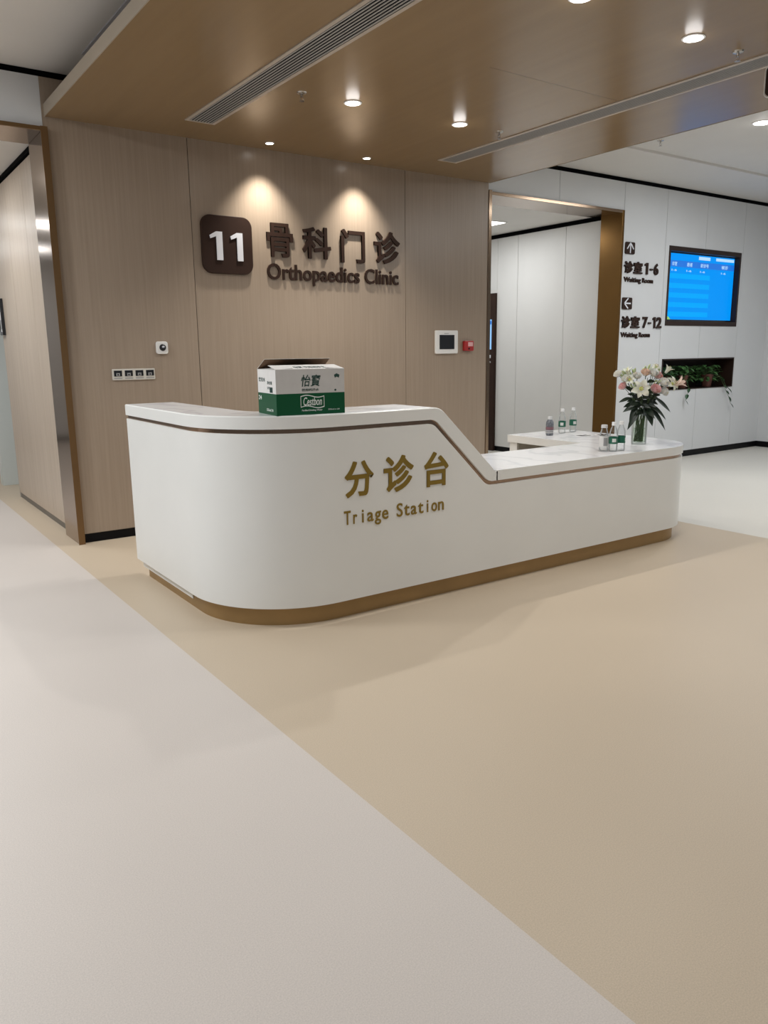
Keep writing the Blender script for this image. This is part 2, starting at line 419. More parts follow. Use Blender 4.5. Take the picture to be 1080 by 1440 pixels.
# ------------------------------------------------------------------ lamps and ceiling fittings
def spot(loc, e, size, blend, rad=.04, col=(.97, .96, .93), rot=(0, 0, 0)):
    l = bpy.data.lights.new('spot_lamp', 'SPOT'); l.energy = e; l.spot_size = math.radians(size); l.spot_blend = blend
    l.shadow_soft_size = rad; l.color = col
    o = bpy.data.objects.new('spot_lamp', l); C.objects.link(o); o.location = loc; o.rotation_euler = rot
def downlight(x, y, z, r, label, group, name='downlight'):
    t = thing(name, label, 'downlight', (x, y, z), 0, group)
    obj('trim_ring', lathe([(r*1.22, 0), (r*1.22, -.004), (r*1.02, -.007), (r, -.003), (r, 0)], 32), M['plastic'], t, smooth=True)
    k = .2 if r < .04 else 1
    obj('lens', lathe([(0, -.003-.011*k), (r*.5, -.003-.0095*k), (r*.85, -.003-.005*k), (r*.98, -.003), (r*.98, -.0005), (0, -.0005)], 32), M['lamp'], t, smooth=True)
    if r > .04:
        l = bpy.data.lights.new('halo_fill', 'POINT'); l.energy = .32; l.shadow_soft_size = .05; l.color = (1, .97, .95)  # extra point light added under the lens to make a halo on the ceiling
        o = bpy.data.objects.new('halo_fill', l); C.objects.link(o); o.location = (x, y, z-.038)
    return t
big = [(3.219, 4.94, 'round ceiling downlight beside the left grille, between that grille and the right one'),
       (4.194, 4.94, 'round ceiling downlight near the far end of the right ceiling grille'),
       (4.19, 2.93, 'round ceiling downlight nearest the hanging sign at the right edge'),
       (3.26, 2.93, 'round ceiling downlight cut by the top edge of the photo')]
for x, y, l in big:
    downlight(x, y, ZS, .052, l, 'large downlights in the bronze ceiling')
    spot((x, y, ZS-.02), 84 if y > 4 else 60, 125, .5)
for x, y, e in ((3.22, .93, 30), (4.19, .93, 30), (3.22, -1.1, 14), (4.19, -1.1, 14)): spot((x, y, ZS-.02), e, 125, .6)
for x, l in ((3.217, 'small recessed accent spotlight above the first Chinese character of the sign'),
             (4.184, 'small recessed accent spotlight above the third Chinese character of the sign')):
    downlight(x, 6.208, ZS, .032, l, 'small accent spotlights over the sign', 'accent_spotlight')
    spot((x, 6.208, ZS-.02), 92, 88, 1.0, .03, (1, .95, .86), (math.radians(4), 0, 0))
downlight(7.344, 4.349, ZC+.025, .075, 'round downlight in the white ceiling at the right edge', None)
spot((7.344, 4.349, ZC), 60, 130, .6)
def sprinkler(x, y, z, label):
    t = thing('sprinkler', label, 'sprinkler', (x, y, z), 0, 'fire sprinklers under the ceilings')
    obj('escutcheon', lathe([(0, 0), (.034, 0), (.030, -.007), (.012, -.011), (0, -.011)], 24), M['chrome'], t, smooth=True)
    bm = lathe([(0, -.01), (.008, -.01), (.007, -.03), (0, -.03)], 12)
    add_tube(bm, [(-.008, 0, -.022), (-.014, 0, -.036), (-.002, 0, -.052)], .002, 6)
    add_tube(bm, [(.008, 0, -.022), (.014, 0, -.036), (.002, 0, -.052)], .002, 6)
    obj('sprinkler_body', bm, M['chrome'], t)
    obj('deflector', lathe([(0, -.051), (.017, -.053), (.017, -.055), (0, -.055)], 16), M['chrome'], t)
sprinkler(2.813, 4.94, ZS, 'small metal fire sprinkler beside the left ceiling grille')
sprinkler(4.596, 4.93, ZS, 'small metal fire sprinkler at the far end of the right grille')
sprinkler(4.595, 2.907, ZS, 'small metal fire sprinkler beside the bright lamp near the right edge')
sprinkler(7.08, 5.252, ZC+.025, 'small metal fire sprinkler hanging from the white ceiling on the right')
def grille(x0, x1, y0, y1, n, label):
    cx = (x0+x1)/2
    t = thing('ceiling_grille', label, 'air grille', (cx, (y0+y1)/2, ZS), 0, 'linear air grilles in the bronze ceiling')
    w = .026
    obj('grille_frame', B((x0, x0+w, y0, y1, ZS-.006, ZS), (x1-w, x1, y0, y1, ZS-.006, ZS),
                          (x0+w, x1-w, y1-w*.6, y1, ZS-.006, ZS), (x0+w, x1-w, y0, y0+w*.6, ZS-.006, ZS)), M['alu'], t, world=True)
    obj('backing', B((x0+w, x1-w, y0+w, y1-w*.6, ZS-.0016, ZS-.0006)), M['black'], t, world=True)
    st = (x1-x0-2*w)/n
    for i in range(n):
        xx = x0+w+st*(i+.5)
        obj('slat', B((xx-st*.20, xx+st*.20, y0+w*.6, y1-w*.6, ZS-.005, ZS-.0016)), M['slat'], t, world=True)
grille(2.385, 2.620, -2.2, 5.945, 8, 'long slatted air grille in the bronze ceiling, left of the downlights')
grille(4.765, 4.985, -2.2, 5.92, 9, 'long slatted air grille in the bronze ceiling near its right edge')
# slim air slot on the side of the dropped ceiling
t = thing('air_slot', 'slim pale air slot along the left side of the dropped ceiling', 'air grille', (1.69, 2, ZC))
obj('slot_frame', B((1.668, 1.692, -2.5, 5.92, ZC-.008, ZC)), pm('pale_slot', (.50, .49, .53), .5), t, world=True)
obj('slot_gap', B((1.692, 1.745, -2.5, 5.92, ZC-.004, ZC)), M['black'], t, world=True)
# ceiling light panel in the right passage
t = thing('light_panel', 'square white light panel in the ceiling of the right passage', 'ceiling light', (7.0, 8.05, 3.108))
obj('panel_frame', B((6.60, 7.40, 7.75, 8.35, 3.098, 3.108)), M['plastic'], t, world=True)
obj('diffuser', B((6.62, 7.38, 7.77, 8.33, 3.095, 3.098)), M['panel_glow'], t, world=True)
def area(loc, sx, sy, e, col=(.94, .975, 1), rot=(0, 0, 0)):
    l = bpy.data.lights.new('area_lamp', 'AREA'); l.shape = 'RECTANGLE'; l.size = sx; l.size_y = sy; l.energy = e; l.color = col
    o = bpy.data.objects.new('area_lamp', l); C.objects.link(o); o.location = loc; o.rotation_euler = rot
for y, e in ((5.4, 80), (3.2, 60), (1.0, 24)): area((-.9, y, 3.47), 1.0, .35, e)           # unseen lamps added over the left hall for strong light from the left
for y in (-1.2,): area((-.9, y, 3.47), 1.0, .35, 12)
for y, e in ((8.0, 36), (10.8, 15), (13.3, 15)): area((.4, y, 3.09), .9, .35, e)                                       # lamps of the left passage
area((7.0, 8.05, 3.085), .7, .5, 22, (.95, .98, 1))                                    # lamp of the right passage
area((6.9, 10.3, 3.085), .7, .5, 14)
for y in (4.4, 1.8, -.8): area((8.6, y, 3.47), 1.2, 1.2, 52, (.93, .97, 1))   # lamps of the right hall
# hanging sign cut by the right edge of the photo
t = thing('hanging_sign', 'white edged rounded hanging sign cut by the right edge of the photo', 'sign', (4.80, 2.72, 3.0))
bm = bmesh.new(); add_prism(bm, rrect(2.50, 2.842, 2.965, 3.135, .03), 0, .012)
bm.transform(Matrix(((0, 0, 1, 4.80), (1, 0, 0, 0), (0, 1, 0, 0), (0, 0, 0, 1))))
obj('sign_panel', bm, M['sign'], t, world=True)
bm = bmesh.new(); a = rrect(2.494, 2.848, 2.959, 3.141, .034); add_tube(bm, [(4.806, p[0], p[1]) for p in a+[a[0]]], .006, 6)
obj('rim', bm, M['plastic'], t, world=True, smooth=True)
for y in (2.64, 2.74): obj('hanger', add_tube(bmesh.new(), [(4.806, y, 3.14), (4.806, y, ZS)], .004, 6), M['chrome'], t, world=True)

# ------------------------------------------------------------------ the triage counter
YF, XL, XR = 3.60, 1.58, 5.665
def outer(off=0.):
    """plan line of the counter front from the back of the left end round to the back of the wing, moved inwards by off"""
    P = []
    def line(a, b, n):
        for i in range(n): P.append((a[0]+(b[0]-a[0])*i/n, a[1]+(b[1]-a[1])*i/n))
    r, cx, cy = .62-off, XL+.62, YF+.62
    line((XL+off, 5.27), (XL+off, cy), 4)
    for i in range(24):
        a = PI+PI/2*i/24; P.append((cx+r*math.cos(a), cy+r*math.sin(a)))
    r2, cx2, cy2 = .46-off, XR-.46, YF+.46
    line((cx, YF+off), (2.80, YF+off), 4); line((2.80, YF+off), (3.46, YF+off), 60); line((3.46, YF+off), (cx2, YF+off), 6)
    for i in range(24):
        a = -PI/2+PI/2*i/24; P.append((cx2+r2*math.cos(a), cy2+r2*math.sin(a)))
    line((XR-off, cy2), (XR-off, 5.08), 4); P.append((XR-off, 5.08)); return P
def prof(x, y, hi, lo, xa, xb, ra, rb):
    """height of an edge line that runs level at hi, slopes from xa to xb and runs level at lo, rounded by ra and rb"""
    if y > 4.3 and x < 3: return hi
    s = (hi-lo)/(xb-xa); th = math.atan(s); ta, tb = ra*math.tan(th/2), rb*math.tan(th/2)
    if x <= xa-ta: return hi
    if x >= xb+tb: return lo
    if ra and x < xa+ta*math.cos(th): return hi-ra+math.sqrt(max(ra*ra-(x-(xa-ta))**2, 0))
    if rb and x > xb-tb*math.cos(th): return lo+rb-math.sqrt(max(rb*rb-(x-(xb+tb))**2, 0))
    return hi-s*(x-xa)
zt = lambda x, y: prof(x, y, 1.17, .748, 2.925, 3.375, .13, 0)
zb = lambda x, y: prof(x, y, 1.100, .684, 2.885, 3.315, .10, .10)      # lower edge of the top
zg = lambda x, y: prof(x, y, 1.076, .660, 2.872, 3.305, .09, .11)      # upper edge of the front panel
PO = outer(0)
def band(o0, o1, za, zb_, P=None):
    """closed strip between two plan lines, from height za to height zb"""
    bm = bmesh.new(); A, Bq = outer(o0), outer(o1); rows = []
    for p, q, c in zip(A, Bq, PO):
        lo, hi = za(*c), zb_(*c)
        rows.append([bm.verts.new((*p, lo)), bm.verts.new((*p, hi)), bm.verts.new((*q, hi)), bm.verts.new((*q, lo))])
    for r, s in zip(rows, rows[1:]):
        for k in range(4): bm.faces.new((r[k], r[(k+1) % 4], s[(k+1) % 4], s[k]))
    bm.faces.new(rows[0]); bm.faces.new(rows[-1][::-1]); return bm
ct = thing('triage_counter', 'long curved white reception counter with stepped top and brass plinth', 'reception counter', (3.6, 4.2, 0))
obj('front_panel', band(.004, .03, lambda x, y: .108, zg), M['counter'], ct, world=True, smooth=True)
obj('brass_inlay', band(.016, .03, lambda x, y: zg(x, y)-.01, lambda x, y: zb(x, y)+.01), M['rose'], ct, world=True, smooth=True)
bm = bmesh.new()
pl = [p for p in outer(.045)]
pl[0] = (pl[0][0], 5.16)
for za_, zb_ in ((0, .108),):
    rows = []
    qn = [p for p in outer(.075)]; qn[0] = (qn[0][0], 5.16)
    for p, q in zip(pl, qn): rows.append([bm.verts.new((*p, za_)), bm.verts.new((*p, zb_)), bm.verts.new((*q, zb_)), bm.verts.new((*q, za_))])
    for r, s in zip(rows, rows[1:]):
        for k in range(4): bm.faces.new((r[k], r[(k+1) % 4], s[(k+1) % 4], s[k]))
    bm.faces.new(rows[0]); bm.faces.new(rows[-1][::-1])
obj('plinth', bm, M['plinth'], ct, world=True, smooth=True)
# the raised top with its sloping end, then the low worktop with the wing
bm = bmesh.new(); rows = []; DP = .33
for p, q in zip(PO, outer(DP)):
    if p[0] > 3.40 and p[1] < 4.5 or p[0] > 5: break
    if p[0] < 1.6 and p[1] > 4.25: q = (XL+DP, p[1])
    yq = YF+DP+.07*min(max((p[0]-2.0)/.3, 0), 1) if p[1] < 3.8 else q[1]
    q = (q[0], max(q[1], yq) if p[0] > 2.0 else q[1])
    hi, lo = zt(*p), zb(*p); ch = .006
    rows.append([bm.verts.new((*p, lo)), bm.verts.new((*p, hi-ch)), bm.verts.new((p[0]+(q[0]-p[0])*.02, p[1]+(q[1]-p[1])*.02, hi)), bm.verts.new((*q, hi)), bm.verts.new((*q, lo))])
for r, s in zip(rows, rows[1:]):
    for k in range(5):
        f = bm.faces.new((r[k], r[(k+1) % 5], s[(k+1) % 5], s[k])); f.material_index = 1 if k == 2 else 0
bm.faces.new(rows[0]); bm.faces.new(rows[-1][::-1])
low = [p for p in PO if p[0] >= 3.384 and (p[1] < 4.5 or p[0] > 5)]
poly = [(3.384, YF)]+low+[(XR-.06, 5.10), (4.92, 5.10), (4.92, 4.25), (3.384, 4.25)]
n0 = len(bm.faces); add_prism(bm, poly, .684, .748)
bm.faces.ensure_lookup_table(); bm.faces[n0+1].material_index = 1
obj('countertop', bm, [M['counter'], M['marble']], ct, world=True, smooth=True)
# inner side: backs of the front, end panel of the wing, shelf panel under the raised part
obj('inner_panel', B((1.62, 1.64, 4.35, 5.26, .05, 1.095)), M['counter'], ct, world=True)
obj('end_panel', B((4.93, 4.955, 4.99, 5.08, 0, .684), (4.955, XR-.05, 5.06, 5.08, 0, .684)), M['counter'], ct, world=True)
obj('wing_back', B((5.52, 5.545, 4.3, 5.06, .0, .684)), M['dark_in'], ct, world=True)
obj('desk', B((1.90, 3.384, 3.98, 4.45, .70, .742), (1.90, 1.93, 4.02, 4.45, 0, .70)), M['counter'], ct, world=True)
# gold lettering on the front
for s, x0, x1, z0, z1 in (('分', 2.250, 2.442, .700, .902), ('诊', 2.512, 2.726, .698, .910), ('台', 2.806, 2.990, .700, .908)):
    obj('character', glyph(s, x0, x1, z0, z1, YF+.0042, .004, .016), M['gold'], ct, world=True)
px = 2.236; pitch = .0516
for i, chv in enumerate('Triage Station'):
    if chv == ' ': continue
    g = text_mesh(chv, .010, .1); a, b, c, d, e, f = bounds(g); sc_ = .112
    w = min((b-a)*sc_, .043); w = max(w, .012)
    if chv in 'ri': w = .026 if chv == 'r' else .011
    x = px+pitch*(i+.5)-w/2
    obj('letter', to_wall(fit(g, x, x+w, .550+c*sc_, .550+d*sc_, .004), YF+.0042), M['gold'], ct, world=True)

# ------------------------------------------------------------------ signs on the wood wall
t = thing('number_plaque', 'rounded dark brown plaque with white number 11 on the wood wall', 'sign', (2.88, YW, 2.147))
bm = bmesh.new(); add_prism(bm, rrect(2.652, 3.112, 2.154, 2.622, .085, 10), 0, .025)
obj('plate', to_wall(bm, YW), M['sign'], t, world=True, bevel=.004)
for x0, x1 in ((2.722, 2.838), (2.908, 3.022)):
    bm = bmesh.new()
    add_prism(bm, [(x0+.058, 2.262), (x1-.004, 2.262), (x1-.004, 2.490), (x0+.058, 2.490), (x0, 2.458), (x0+.006, 2.432), (x0+.058, 2.452)], .025, .033)
    obj('numeral', to_wall(bm, YW), M['num'], t, world=True)
t = thing('clinic_sign', 'dark brown raised lettering naming the clinic on the wood wall', 'sign', (3.95, YW, 2.12))
for s, x0, x1, z0, z1 in (('骨', 3.256, 3.514, 2.318, 2.604), ('科', 3.612, 3.908, 2.325, 2.600), ('门', 4.016, 4.282, 2.308, 2.606), ('诊', 4.386, 4.690, 2.318, 2.615)):
    obj('character', glyph(s, x0, x1, z0, z1, YW, .018, .012), M['sign'], t, world=True)
for g in letters('Orthopaedics Clinic', 3.250, 4.672, 2.085, 2.264, YW, .016, .016): obj('letter', g, M['sign'], t, world=True)

# ------------------------------------------------------------------ devices on the wood wall
t = thing('wall_sensor', 'small white square wall sensor with round black lens', 'wall sensor', (2.26, YW, 1.49))
bm = bmesh.new(); add_prism(bm, rrect(2.211, 2.308, 1.494, 1.594, .018), 0, .022)
obj('housing', to_wall(bm, YW), M['plastic'], t, world=True, bevel=.004)
bm = lathe([(0, .034), (.016, .033), (.025, .029), (.028, .022), (0, .022)], 28); bm.transform(Matrix.Translation((2.263, 1.546, 0)))
obj('lens', to_wall(bm, YW), M['ink'], t, world=True, smooth=True)
bm = bmesh.new(); add_prism(bm, rrect(2.253, 2.275, 1.546, 1.558, .005, 4), .033, .0345)
obj('indicator', to_wall(bm, YW), M['num'], t, world=True)
t = thing('socket_panel', 'ivory wall plate with four grey network sockets in a row', 'wall socket', (2.015, YW, 1.29))
bm = bmesh.new(); add_prism(bm, rrect(1.842, 2.188, 1.292, 1.380, .006), 0, .010)
obj('frame', to_wall(bm, YW), M['ivory'], t, world=True, bevel=.002)
for i in range(4):
    x = 1.842+.0865*i
    s = obj('socket', B((x+.013, x+.076, YW-.0125, YW-.01, 1.322, 1.368)), M['ink'], t, world=True)
    obj('shutter', B((x+.030, x+.058, YW-.016, YW-.0125, 1.324, 1.348)), M['grey'], s, world=True)
    obj('port', B((x+.038, x+.050, YW-.0165, YW-.016, 1.330, 1.340)), M['ink'], s, world=True)
    obj('caption_strip', B((x+.012, x+.077, YW-.0112, YW-.01, 1.303, 1.310)), M['grey'], t, world=True)
t = thing('control_panel', 'white framed wall control panel with dark square screen', 'control panel', (5.28, YW, 1.46))
bm = bmesh.new(); add_prism(bm, rrect(5.133, 5.430, 1.462, 1.698, .012), 0, .022)
obj('frame', to_wall(bm, YW), M['plastic'], t, world=True, bevel=.004)
obj('screen', B((5.182, 5.380, YW-.0245, YW-.022, 1.508, 1.652)), M['ink'], t, world=True)
obj('caption_strip', B((5.245, 5.305, YW-.0225, YW-.022, 1.664, 1.670)), M['grey'], t, world=True)
t = thing('alarm_button', 'small red fire alarm call point right of the control panel', 'fire alarm', (5.573, YW, 1.485))
bm = bmesh.new(); add_prism(bm, rrect(5.512, 5.640, 1.488, 1.592, .010), 0, .035)
obj('housing', to_wall(bm, YW), M['red'], t, world=True, bevel=.004)
obj('press_plate', B((5.560, 5.626, YW-.037, YW-.035, 1.535, 1.578)), M['pink'], t, world=True)
bm = lathe([(0, .039), (.009, .039), (.010, .035), (0, .035)], 16); bm.transform(Matrix.Translation((5.572, 1.510, 0)))
obj('key_hole', to_wall(bm, YW), M['ink'], t, world=True)

# ------------------------------------------------------------------ direction signs, television and niche on the white wall
def arrow_plaque(x0, x1, z0, z1, ang, label):
    cx, cz = (x0+x1)/2, (z0+z1)/2
    t = thing('arrow_plaque', label, 'sign', (cx, YV, z0), 0, 'arrow plaques on the white wall')
    bm = bmesh.new(); add_prism(bm, rrect(x0, x1, z0, z1, .018), 0, .015); obj('plate', to_wall(bm, YV), M['sign'], t, world=True)
    bm = bmesh.new(); w = .0075
    add_box(bm, -w, w, -.060, .052, .015, .018)
    for s in (-1, 1):
        p0, p1 = Vector((0, .060)), Vector((s*.055, -.012)); d = (p1-p0).normalized(); n = Vector((-d.y, d.x))*w
        add_prism(bm, [p0+n, p1+n, p1-n, p0-n], .015, .0185)
    bm.transform(Matrix.Translation((cx, cz, 0)) @ Matrix.Rotation(ang, 4, 'Z') @ Matrix.Diagonal((1.12, 1, 1, 1)))
    obj('arrow', to_wall(bm, YV), M['num'], t, world=True)
arrow_plaque(8.166, 8.345, 2.632, 2.772, 0, 'small dark plaque with white up arrow on the white wall')
arrow_plaque(8.160, 8.343, 1.972, 2.114, PI/2, 'small dark plaque with white left arrow on the white wall')
def direction(parts, en, ex0, ex1, ez0, ez1, label, z):
    t = thing('direction_sign', label, 'sign', (8.5, YV, z), 0, 'direction lettering on the white wall')
    for s, x0, x1, z0, z1 in parts:
        obj('character', one(x0, x1, z0, z1, YV, .018) if s == '1' else glyph(s, x0, x1, z0, z1, YV, .018, .022) if ord(s) > 999 else word(s, x0, x1, z0, z1, YV, .018, .03), M['sign'], t, world=True)
    xm = ex0+(ex1-ex0)*.575; xn = ex0+(ex1-ex0)*.62
    obj('english_word', word(en.split()[0], ex0, xm, ez0, ez1, YV, .012, .022), M['sign'], t, world=True)
    obj('english_word', word(en.split()[1], xn, ex1, ez0+(ez1-ez0)*.22, ez1, YV, .012, .022), M['sign'], t, world=True)
direction([('诊', 8.165, 8.330, 2.405, 2.548), ('室', 8.345, 8.515, 2.405, 2.548), ('1', 8.560, 8.625, 2.405, 2.545), ('-', 8.665, 8.720, 2.458, 2.478), ('6', 8.745, 8.835, 2.405, 2.545)],
          'Waiting Room', 8.170, 8.745, 2.283, 2.360, 'dark raised lettering for consulting rooms 1-6 on the white wall', 2.28)
direction([('诊', 8.160, 8.325, 1.745, 1.890), ('室', 8.342, 8.515, 1.745, 1.890), ('7', 8.575, 8.675, 1.745, 1.885), ('-', 8.690, 8.745, 1.798, 1.818), ('1', 8.780, 8.835, 1.745, 1.885), ('2', 8.860, 8.962, 1.745, 1.885)],
          'Waiting Room', 8.160, 8.740, 1.612, 1.692, 'dark raised lettering for consulting rooms 7-12 on the white wall', 1.61)
t = thing('wall_television', 'large blue queue screen in dark brown frame, recessed in the white wall', 'screen', (9.875, YV, 1.78))
x0, x1, z0, z1 = TV
fw = .05
bm = bmesh.new()
for b in ((x0, x0+.035, z0, z1), (x1-.035, x1, z0, z1), (x0+.035, x1-.035, z0, z0+.06), (x0+.035, x1-.035, z1-.06, z1)):
    add_box(bm, b[0], b[1], YV-.006, YV+.10, b[2], b[3])
obj('frame', bm, M['tvframe'], t, world=True)
obj('bezel', B((x0+.035, x1-.035, YV+.07, YV+.10, z0+.06, z1-.06)), M['ink'], t, world=True)
a0, a1, c0, c1 = x0+.06, x1-.05, z0+.085, z1-.075
scn = obj('screen', B((a0, a1, YV+.064, YV+.07, c0, c1)), M['screen'], t, world=True)
H_ = c1-c0; W_ = a1-a0
obj('title_bar', B((a0, a1, YV+.0625, YV+.064, c1-.20*H_, c1-.105*H_)), M['screen3'], scn, world=True)
obj('tab', B((a0+.45*W_, a0+.62*W_, YV+.0625, YV+.064, c1-.07*H_, c1-.02*H_)), M['screenw'], scn, world=True)
obj('tab', B((a0+.71*W_, a0+.99*W_, YV+.0625, YV+.064, c1-.065*H_, c1-.02*H_)), M['screenw'], scn, world=True)
for k in range(5):
    zz = c1-(.30+.145*k)*H_
    obj('row', B((a0, a0+.63*W_, YV+.0628, YV+.064, zz-.075*H_, zz)), M['screen2'], scn, world=True)
for s, f0, f1 in (('诊室', .07, .14), ('患者', .28, .36), ('就诊号', .48, .60), ('候诊', .80, .90)):
    obj('heading', word(s, a0+f0*W_, a0+f1*W_, c1-.185*H_, c1-.125*H_, YV+.0625, .001, .01), M['screenw'], scn, world=True)
    obj('entry', word('1-6', a0+f0*W_, a0+(f0+.07)*W_, c1-.265*H_, c1-.235*H_, YV+.064, .001, .01), M['screenw'], scn, world=True)
bm = bmesh.new(); add_prism(bm, [(a0, c0), (a0+.14, c0), (a0+.11, c0+.025), (a0+.07, c0+.045), (a0+.03, c0+.03), (a0, c0+.025)], 0, .001)
obj('corner_mark', to_wall(bm, YV+.064), M['screeng'], scn, world=True)
# planter niche
x0, x1, z0, z1 = NI
struct('trim_8', B((x0-.008, x1+.008, YV-.008, YV+.26, z0-.012, z0), (x0-.008, x1+.008, YV-.008, YV+.26, z1-.006, z1+.012), (x0-.012, x0+.006, YV-.008, YV+.26, z0-.012, z1+.012), (x1-.006, x1+.012, YV-.008, YV+.26, z0-.012, z1+.012)), M['tvframe'])
struct('trim_8', B((x0-.01, x1+.01, YV+.26, YV+.28, z0, z1)), M['liner'])
def add_leaf(bm, p, d, L, W, droop=.3, mi=0, heart=False, up=Vector((0, 0, 1)), n=5):
    d = Vector(d).normalized(); s = d.cross(up)
    if s.length < .1: s = d.cross(Vector((1, .3, 0)))
    s.normalize(); nn = s.cross(d); rows = []
    for i in range(n+1):
        tt = i/n
        w = W*math.sin(PI*min(.04+.96*tt, 1))**(.6 if heart else .9)*(1-.35*tt if heart else 1)
        c = Vector(p)+d*L*tt+Vector((0, 0, -1))*droop*L*tt*tt
        rows.append((bm.verts.new(c-s*w+nn*w*.25), bm.verts.new(c), bm.verts.new(c+s*w+nn*w*.25)))
    for a, b in zip(rows, rows[1:]):
        for k in (0, 1):
            f = bm.faces.new((a[k], a[k+1], b[k+1], b[k])); f.material_index = mi
def potted(x, y, label, dense, vines, dark=False, pot_r=.085):
    t = thing('potted_pothos', label, 'potted plant', (x, y, z0), 0, 'trailing plants in the wall niche')
    pot = obj('pot', lathe([(0, 0), (pot_r*.72, 0), (pot_r, .15), (pot_r*1.07, .15), (pot_r*1.07, .175), (pot_r*.93, .175), (pot_r*.9, .15), (0, .15)], 28), M['terra'], t, smooth=True)
    obj('soil', lathe([(0, .158), (pot_r*.89, .156), (pot_r*.89, .151), (0, .151)], 20), M['soil'], t)
    bm = bmesh.new(); st = bmesh.new(); rr = random.Random(int(x*100))
    for i in range(dense):
        a = rr.uniform(0, 2*PI); el = rr.uniform(-.9, 1.1); r = rr.uniform(.05, .20)
        p = Vector((math.cos(a)*r*1.35, math.sin(a)*r*.6, .19+math.sin(el)*.13))
        p.y = min(max(p.y, -.16), .1); p.z = min(p.z, .34)
        add_tube(st, [(p.x*.15, p.y*.15, .155), (p.x*.6, p.y*.6, p.z*.9+.01), p], .0022, 5)
        dd = Vector((math.cos(a), math.sin(a)*.6-.35, rr.uniform(-.3, .25)))
        if p.z > .25: dd.z = -abs(dd.z)
        add_leaf(bm, p, dd, rr.uniform(.05, .085), rr.uniform(.022, .034), .35, 0, True)
    obj('foliage', bm, M['pothos_dark' if dark else 'pothos'], t); obj('stalks', st, M['stem'], t)
    for v in vines:
        bm = bmesh.new(); pts = [Vector(q) for q in v]
        add_tube(bm, pts, .0028, 6, 1)
        for q, q2 in zip(pts[1:], pts[2:]+[pts[-1]+Vector((.02, 0, -.05))]):
            add_leaf(bm, q, (q2-q)+Vector((rr.uniform(-.04, .04), -.03, 0)), rr.uniform(.055, .08), rr.uniform(.022, .032), .2, 0, True)
        obj('vine', bm, [M['pothos_dark'], M['stem']], t)
potted(9.30, 6.62, 'dark leafy potted plant at the left end of the wall niche', 130, [], True)
potted(9.67, 6.615, 'bushy green plant in terracotta pot, middle of the wall niche', 120, [[(-.05, -.06, .18), (-.09, -.13, .12), (-.06, -.175, 0), (-.10, -.178, -.08), (-.13, -.178, -.16)]])
potted(10.27, 6.615, 'trailing green plant in terracotta pot, right side of the wall niche', 110, [[(.04, -.06, .18), (.10, -.14, .14), (.16, -.175, .02), (.22, -.178, -.06), (.30, -.178, -.15), (.36, -.178, -.25)], [(.06, -.06, .18), (.14, -.15, .12), (.22, -.176, 0), (.27, -.178, -.03)]])
# information column in the right passage
t = thing('information_column', 'tall dark brown panel with lit screen on the passage wall', 'display', (8.06, 8.95, 0))
obj('column_panel', B((8.045, 8.089, 8.66, 9.26, 0, 2.30)), M['sign'], t, world=True)
s = obj('screen', B((8.041, 8.045, 8.72, 9.20, 1.50, 1.93)), M['screenl'], t, world=True)
obj('title_bar', B((8.0395, 8.041, 8.72, 9.20, 1.86, 1.91)), M['screen3'], s, world=True)
for zz, ss in ((1.40, '诊室1'), (1.325, 'Waiting Room')):
    bm = fit(text_mesh(ss, .02, .1), -.24, .22, zz-.03, zz+.03 if ss[0] == '诊' else zz+.012, .002)
    bm.transform(Matrix(((0, 0, -1, 8.045), (-1, 0, 0, 8.95), (0, 1, 0, 0), (0, 0, 0, 1))))
    obj('lettering', bm, M['num'], t, world=True)
# framed notice in the left passage
t = thing('framed_notice', 'dark framed white notice on the wood wall of the left passage', 'picture', (1.51, 9.0, 1.7))
bm = bmesh.new()
for b in ((8.86, 8.88, 1.70, 2.06), (8.98, 9.0, 1.70, 2.06), (8.88, 8.98, 1.70, 1.73), (8.88, 8.98, 2.03, 2.06)): add_box(bm, 1.485, 1.514, *b)
obj('frame', bm, M['ink'], t, world=True)
obj('sheet', B((1.492, 1.512, 8.88, 8.98, 1.73, 2.03)), M['paper'], t, world=True)
obj('print', B((1.4905, 1.492, 8.90, 8.96, 1.76, 1.85), (1.4905, 1.492, 8.90, 8.96, 1.93, 1.98)), M['grey'], t, world=True)

# ------------------------------------------------------------------ the carton
BW, BD, BH = .39, .30, .238
t = thing('water_carton', 'open white and green bottled water carton on the raised counter', 'carton', (1.89, 3.682, 1.1702), math.radians(-8))
bm = bmesh.new(); e = .004; hb = .113
for z_0, z_1, i in ((0, hb, 1), (hb, BH, 0)):
    add_box(bm, 0, BW, 0, e, z_0, z_1, i); add_box(bm, 0, BW, BD-e, BD, z_0, z_1, i)
    add_box(bm, 0, e, e, BD-e, z_0, z_1, 2 if i == 0 else 1); add_box(bm, BW-e, BW, e, BD-e, z_0, z_1, i)
add_box(bm, e, BW-e, e, BD-e, 0, .003, 3)
obj('carton_body', bm, [M['card_white'], M['card_green'], M['card_lit'], M['card_brown']], t)
def flap(name, hinge, d, w, L, ang, outm, inm):
    """flap hinged along a top edge, leaning inwards by L and up by ang"""
    bm = bmesh.new(); h = Vector(hinge); d = Vector(d); w = Vector(w)
    tip = d*L*math.cos(ang)+Vector((0, 0, L*math.sin(ang))); nrm = Vector((0, 0, .002))
    a = [h, h+w, h+w+tip-w.normalized()*.004, h+tip+w.normalized()*.004]
    lo = [bm.verts.new(p) for p in a]; hi = [bm.verts.new(p+nrm) for p in a]
    f = bm.faces.new(lo[::-1]); f.material_index = 1
    bm.faces.new(hi)
    for i in range(4): bm.faces.new((lo[i], lo[(i+1) % 4], hi[(i+1) % 4], hi[i]))
    return obj(name, bm, [outm, inm], t)
